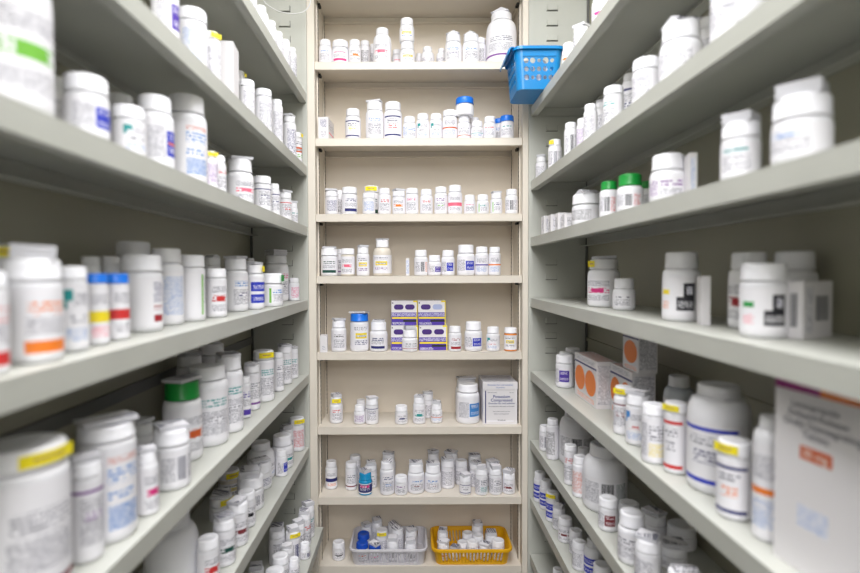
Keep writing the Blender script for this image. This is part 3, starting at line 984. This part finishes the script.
glyphs(o, [('30 mg', -.0085, hL * .635, .0105, 'CENTER')], mat=flat('pale_ink', (.93, .88, .84), .5), M=Matrix.Translation((0, -dL / 2 - .0005, 0)))

# ------------------------------------------------------------------ baskets
def basket(name, label, cx, cy, z, w, d, h, flare, mat, style, ncol, rimw=.005, yaw=0, group=None, droop=0):
    root = empty(name, (cx, cy, z + .0006), yaw); tag(root, label, 'basket', group)
    bm = bmesh.new(); rcn = min(w, d) * .14
    def rect(t):                                # half sizes at height fraction t
        return w / 2 - flare * (1 - t), d / 2 - flare * (1 - t)
    def wall(sx):                               # returns maps for 4 walls
        return None
    def cell(fn, u0, u1, v0, v1, hu, hv, rnd_=False, n=16):
        uc, vc = (u0 + u1) / 2, (v0 + v1) / 2; au, av = (u1 - u0) / 2, (v1 - v0) / 2
        O, I = [], []
        for k in range(n):
            a = 2 * PI * (k + .5) / n; c, s = math.cos(a), math.sin(a); m = max(abs(c), abs(s))
            O.append(bm.verts.new(fn(uc + au * c / m, vc + av * s / m)))
            e = 1.0 if rnd_ else (abs(c) ** 6 + abs(s) ** 6) ** (1 / 6)
            I.append(bm.verts.new(fn(uc + au * hu * c / e, vc + av * hv * s / e)))
        # exact corners
        for k in range(n):
            k2 = (k + 1) % n
            a0 = O[k].co; 
            bm.faces.new([O[k], O[k2], I[k2], I[k]])
        cs = []
        for su, sv, k in ((1, 1, n // 8 - 1), (-1, 1, 3 * n // 8 - 1), (-1, -1, 5 * n // 8 - 1), (1, -1, 7 * n // 8 - 1)):
            cv = bm.verts.new(fn(uc + au * su, vc + av * sv)); bm.faces.new([O[k], cv, O[(k + 1) % n]])
    def quad(fn, u0, u1, v0, v1):
        bm.faces.new([bm.verts.new(fn(*q)) for q in ((u0, v0), (u1, v0), (u1, v1), (u0, v1))])
    def P(i, u, t):                             # i wall, u 0..1 along the straight stretch, t height fraction
        a, b = rect(t); r_ = rcn
        if i == 0: return (-a + r_ + (2 * a - 2 * r_) * u, -b, h * t)
        if i == 1: return (a, -b + r_ + (2 * b - 2 * r_) * u, h * t)
        if i == 2: return (a - r_ - (2 * a - 2 * r_) * u, b, h * t)
        return (-a, b - r_ - (2 * b - 2 * r_) * u, h * t)
    def corner(i, g, t):
        a, b = rect(t); r_ = rcn
        cxy = [(a - r_, -b + r_, -PI / 2), (a - r_, b - r_, 0), (-a + r_, b - r_, PI / 2), (-a + r_, -b + r_, PI)][i]
        an = cxy[2] + g * PI / 2
        return (cxy[0] + r_ * math.cos(an), cxy[1] + r_ * math.sin(an), h * t)
    for i in range(4):
        n = ncol if i % 2 == 0 else max(2, round(ncol * (d - 2 * rcn) / (w - 2 * rcn)))
        fn = lambda u, v, i=i: P(i, u, v)
        if style == 'slot':
            quad(fn, 0, 1, 0, .10); quad(fn, 0, 1, .84, 1)
            for j in range(n): cell(fn, j / n, (j + 1) / n, .10, .84, .52, .90)
        else:
            quad(fn, 0, 1, 0, .18); quad(fn, 0, 1, .78, 1)
            for rr in range(3):
                for j in range(n):
                    sz = (.84, .56, .94, .62, .8)[(j + rr * 2) % 5] if rr != 1 else (.72, .76, .7, .76, .6)[j % 5]
                    cell(fn, j / n, (j + 1) / n, .18 + .2 * rr, .38 + .2 * rr, sz, sz * .82, True)
        for g in range(5):
            f2 = lambda u, v, i=i: corner(i, u, v)
            quad(f2, g / 5, (g + 1) / 5, 0, .5); quad(f2, g / 5, (g + 1) / 5, .5, 1)
    # floor of the basket
    ring = []
    for i in range(4):
        for g in range(6): ring.append(corner(i, g / 5, 0))
    vs = [bm.verts.new(p) for p in ring]; bm.faces.new(vs[::-1])
    bmesh.ops.remove_doubles(bm, verts=bm.verts, dist=2e-5)
    bmesh.ops.recalc_face_normals(bm, faces=bm.faces)
    o = bm_obj('basket_body', bm, mat, root); md = o.modifiers.new('s', 'SOLIDIFY'); md.thickness = .0016; md.offset = -1
    # rim: turned-over lip round the top
    bm = bmesh.new(); loops = []
    prof = [(.0, -.001), (.0, .0014), (rimw * .5, .0022), (rimw, .0008), (rimw * 1.08, -rimw * 1.1 - droop), (rimw * .86, -rimw * 1.1 - droop), (rimw * .8, -.0006)]
    pts = []
    for i in range(4):
        for g in range(6):
            p0 = Vector(corner(i, g / 5, 1)); an = [-PI / 2, 0, PI / 2, PI][i] + g / 5 * PI / 2
            pts.append((p0, Vector((math.cos(an), math.sin(an), 0))))
    for p0, nn in pts: loops.append([bm.verts.new(p0 + nn * a + Vector((0, 0, b))) for a, b in prof])
    m = len(loops); k = len(prof)
    for i in range(m):
        for j in range(k):
            bm.faces.new([loops[i][j], loops[(i+1) % m][j], loops[(i+1) % m][(j+1) % k], loops[i][(j+1) % k]])
    bmesh.ops.recalc_face_normals(bm, faces=bm.faces)
    for f in bm.faces: f.smooth = False
    bm_obj('rim', bm, mat, root)
    return root
M_BWHITE = flat('white_basket_plastic', (.84, .83, .85), .4)
M_BYEL = flat('yellow_basket_plastic', (.90, .68, .08), .4)
M_BBLUE = flat('blue_basket_plastic', (.04, .50, .76), .28, **{'Transmission Weight': .0})
z8 = B_top[7]
def in_basket(txt, cx, cy, w, d, bname, zoff=.003):
    recs = []
    for ln in txt.strip().splitlines():
        t = ln.split(); xc, yt, ww, dd = (float(a) for a in t[:4]); cap, pre, c = t[4:7]; ex = t[7] if len(t) > 7 else ''
        ex = '' if ex == '-' else ex
        Y = Y_BACK + dd / 1000; p = atY(xc, 540, Y); r = ww / 2 * Y / F
        recs.append([p.x, Y, r, yt, xc, cap, pre, c, ex, t[8] if len(t) > 8 else None])
    for it in range(200):
        for i, a in enumerate(recs):
            for b in recs[i+1:]:
                dx, dy = b[0] - a[0], b[1] - a[1]; D = math.hypot(dx, dy) + 1e-9; need = a[2] + b[2] + .001
                if D < need:
                    m = (need - D) / 2; a[0] -= dx / D * m; a[1] -= dy / D * m; b[0] += dx / D * m; b[1] += dy / D * m
            mx, my = w / 2 - a[2] - .007, d / 2 - a[2] - .007
            a[0] = min(max(a[0], cx - mx), cx + mx); a[1] = min(max(a[1], cy - my), cy + my)
    order = sorted(recs, key=lambda a: a[0])
    for a in recs:
        hd = math.hypot(a[0], a[1]) + a[2] * .85; dr = ray(a[4], a[3]); zt = EYE.z + dr.z * hd / math.hypot(dr.x, dr.y)
        zb_ = z8 + zoff; H = min(max(zt - zb_, .04), .16)
        root, _, _ = bottle((a[0], a[1]), zb_, a[2], H, a[5], a[6], a[7], a[9], a[8], math.atan2(-a[0], a[1]) + random.uniform(-.2, .2), seed=int(a[4] * 11))
        noun = NOUN[a[6]].format(CW.get(a[7], a[7])); cw = CAPW[a[5][0]] or 'white'
        tag(root, '%s bottle with %s%s, %s from left in %s basket' % (cw, noun, ' and leaflet' if any(s in a[8] for s in 'LKR') else '', ORD[order.index(a) + 1], bname), 'bottle', 'bottles in the %s basket' % bname)
wcx = (atY(349.6, 555, Y_BACK + .01).x + atY(428, 555, Y_BACK + .01).x) / 2 - .001
basket('storage_basket', 'white slotted plastic basket of bottles on bottom beige shelf', wcx, Y_BACK + .0690, z8, .224, .138, .049, .006, M_BWHITE, 'slot', 20, rimw=.0045, group='slotted baskets on the bottom beige shelf')
in_basket("""
360 539.5 12.5 26 dl mid rust
374.3 539.5 12.5 26 dl mid magenta L
393.5 533.5 12.5 28 wl bar black K
410.7 536 12.5 28 wl bar black K
362 530.5 12.5 60 dl plain grey
379.5 527 12.5 62 wl plain grey Y
411 525.5 12 66 wl plain grey L
396 523 12 66 wl plain grey R
365.5 520.5 11 98 wl plain grey K
377 516 11 104 wl plain grey K
394 519 12 106 wl plain grey R
""", wcx, Y_BACK + .0765, .212, .126, 'white')
ycx = (atY(431, 555, Y_BACK + .01).x + atY(512, 555, Y_BACK + .01).x) / 2 + .0015
basket('storage_basket', 'yellow slotted plastic basket of bottles on bottom beige shelf', ycx, Y_BACK + .0680, z8, .230, .138, .049, .008, M_BYEL, 'slot', 18, rimw=.0055, group='slotted baskets on the bottom beige shelf')
in_basket("""
440 537 12 30 wl mid rust L
450.5 543 11 24 wl mid black K
460 539 11 44 wl plain yellow
469 538 12 30 wl text green
483 540 12 26 wl mid maroon L
498.5 537 13 30 wl text orange
439.8 526 11 62 wl plain grey K
465.7 530 11.5 66 wl plain grey
478 532.5 11.5 60 wl text pink
492 528 12.5 70 wl plain grey K
477.5 519 11.5 100 wl plain grey K
""", ycx, Y_BACK + .0755, .216, .128, 'yellow')

# blue basket hanging over the edge of the first right shelf
zB = R_top[0]
yb0, yb1 = 1.345, 1.478
xb0 = atY(517.5, 80, yb0).x; xb1 = xb0 + .112
hB = atY(530, 47, yb0).z - zB
b = basket('storage_basket', 'blue plastic basket with round holes jutting off first right shelf', (xb0 + xb1) / 2, (yb0 + yb1) / 2, zB, xb1 - xb0 + .010, yb1 - yb0, hB, .007, M_BBLUE, 'round', 5, rimw=.006)
bm = bmesh.new()                                         # drooping grip on the aisle end
hw = (xb1 - xb0 + .010) / 2; prof = [(0, .0026), (-.006, .0026), (-.0115, .0002), (-.0148, -.007), (-.0158, -.0165), (-.0142, -.0172), (-.0128, -.009), (-.0098, -.003), (-.005, -.0002), (0, -.0002)]
rows = []
for yy in (-.063, -.056, .056, .063):
    k = 1 if abs(yy) < .06 else .78
    rows.append([bm.verts.new((-hw - .004 + x * k, yy, hB + z_ * k)) for x, z_ in prof])
for a, b2 in zip(rows, rows[1:]):
    for i in range(len(prof)): bm.faces.new([a[i], a[(i+1) % len(prof)], b2[(i+1) % len(prof)], b2[i]])
bm.faces.new(rows[0]); bm.faces.new(rows[-1][::-1]); bmesh.ops.recalc_face_normals(bm, faces=bm.faces)
bm_obj('grip', bm, M_BBLUE, b)

for i, (bx, by, br, bh) in enumerate(((-.030, -.034, .0185, .074), (.009, -.030, .0185, .078), (.036, .006, .0165, .070), (-.018, .022, .0185, .076))):  # white bottles added so the basket's round holes look bright
    root, _, _ = bottle(((xb0 + xb1) / 2 + bx, (yb0 + yb1) / 2 + by), zB + .003, br, bh, 'wm', 'plain', 'lblue', None, '', -.2 + i * .2, seed=900 + i)
    tag(root, 'white bottle added inside the blue basket to brighten its holes, ' + ('front corner by the aisle', 'front beside the shelf', 'rear corner by the shelf', 'rear corner by the aisle')[i], 'bottle', 'bottles in the blue basket')

# ------------------------------------------------------------------ loose cable at upper left
def tube(name, pts, rad, mat, parent=None):
    cu = bpy.data.curves.new(name, 'CURVE'); cu.dimensions = '3D'; cu.bevel_depth = rad; cu.bevel_resolution = 3; cu.resolution_u = 8
    sp = cu.splines.new('BEZIER'); sp.bezier_points.add(len(pts) - 1)
    for b_, p_ in zip(sp.bezier_points, pts): b_.co = p_; b_.handle_left_type = b_.handle_right_type = 'AUTO'
    o = bpy.data.objects.new(name, cu); COL.objects.link(o)
    dg = bpy.context.evaluated_depsgraph_get(); me = bpy.data.meshes.new_from_object(o.evaluated_get(dg)); bpy.data.objects.remove(o)
    me.materials.clear(); me.materials.append(mat)
    o = bpy.data.objects.new(name, me); COL.objects.link(o); return o
cp = [(250, -95), (256, -25), (264, 1), (272, 8), (283, 12.5), (297, 13.5), (307, 9), (311, -2), (310, -40), (309, -95)]
pts = [atY(x, y, 1.455) for x, y in cp]
pts[0].z = 2.447; pts[-1].z = 2.447
tag(tube('cable', pts, .0016, flat('white_cable', (.86, .86, .86), .4)), 'thin white cable looping down at upper left corner', 'cable')

# ------------------------------------------------------------------ room
def struct(name, x0, x1, y0, y1, z0, z1, mat):
    bm = bmesh.new(); box(bm, x0, x1, y0, y1, z0, z1); return tag(bm_obj(name, bm, mat), kind='structure')
M_WALLP = flat('painted_wall', (.82, .81, .78), .8, noise=.03, nscale=3)
CEIL = 2.45
struct('floor', -2.2, 2.2, -3.2, 2.0, -.05, -.0005, flat('vinyl_floor', (.32, .30, .28), .4, noise=.12, nscale=4))
struct('ceiling', -2.2, 2.2, -3.2, 2.0, CEIL, CEIL + .05, flat('ceiling_board', (.90, .90, .88), .9, noise=.04, nscale=40))
struct('wall_back', -2.2, 2.2, 1.72, 1.80, 0, CEIL, M_WALLP)
struct('wall_left', -2.2, -2.1, -3.2, 1.72, 0, CEIL, M_WALLP)
struct('wall_right', 2.1, 2.2, -3.2, 1.72, 0, CEIL, M_WALLP)
struct('wall_rear', -2.1, 2.1, -3.2, -3.1, 0, CEIL, M_WALLP)

def emis(name, s, c=(.985, .98, 1.0)):
    m, N, L, b = new_mat(name)
    b.inputs['Base Color'].default_value = (.9, .9, .9, 1); b.inputs['Emission Color'].default_value = c + (1,); b.inputs['Emission Strength'].default_value = s
    return m
def fixture(cx, cy, w, l, s, label):
    root = empty('ceiling_light', (cx, cy, CEIL)); tag(root, label, 'light', 'ceiling lights')
    bm = bmesh.new()
    for a in ((-w/2-.02, -w/2, -l/2-.02, l/2+.02), (w/2, w/2+.02, -l/2-.02, l/2+.02), (-w/2, w/2, -l/2-.02, -l/2), (-w/2, w/2, l/2, l/2+.02)):
        box(bm, a[0], a[1], a[2], a[3], -.03, -.0005)
    bm_obj('frame', bm, M_CAP, root)
    bm = bmesh.new(); vs = [bm.verts.new(p) for p in ((-w/2, -l/2, -.02), (-w/2, l/2, -.02), (w/2, l/2, -.02), (w/2, -l/2, -.02))]; bm.faces.new(vs)
    o = bm_obj('diffuser', bm, emis('lit_diffuser', s), root)
fixture(.02, .42, .60, 1.30, 11, 'lit ceiling panel over the far half of the aisle')
fixture(.02, -.95, 1.2, .8, 9, 'lit ceiling panel just behind the viewer')
fixture(.02, -2.35, 2.2, .9, 13, 'added ceiling fill light at the near end of the room')  # unseen panel added as fill to brighten the bottle sides

w = bpy.data.worlds.new('world'); SC.world = w; w.use_nodes = True
w.node_tree.nodes['Background'].inputs[0].default_value = (1, 1, 1, 1); w.node_tree.nodes['Background'].inputs[1].default_value = .3

# ------------------------------------------------------------------ camera
cd = bpy.data.cameras.new('camera'); cam = bpy.data.objects.new('camera', cd); COL.objects.link(cam)
cd.sensor_width = 36; cd.lens = F / 860 * 36; cd.shift_x = (430 - CX) / 860; cd.clip_start = .02
m = Matrix((rgt, upv, -fwd)).transposed().to_4x4(); m.translation = EYE; cam.matrix_world = m
cd.dof.use_dof = True; cd.dof.focus_distance = 1.56; cd.dof.aperture_fstop = 2.5; cd.dof.aperture_blades = 0
SC.camera = cam
SC.view_settings.view_transform = 'Standard'; SC.view_settings.look = 'None'; SC.view_settings.gamma = 1; SC.view_settings.use_curve_mapping = False
SC.view_settings.exposure = 0.03
SC.cycles.use_denoising = True
SC.cycles.max_bounces = 10; SC.cycles.diffuse_bounces = 6
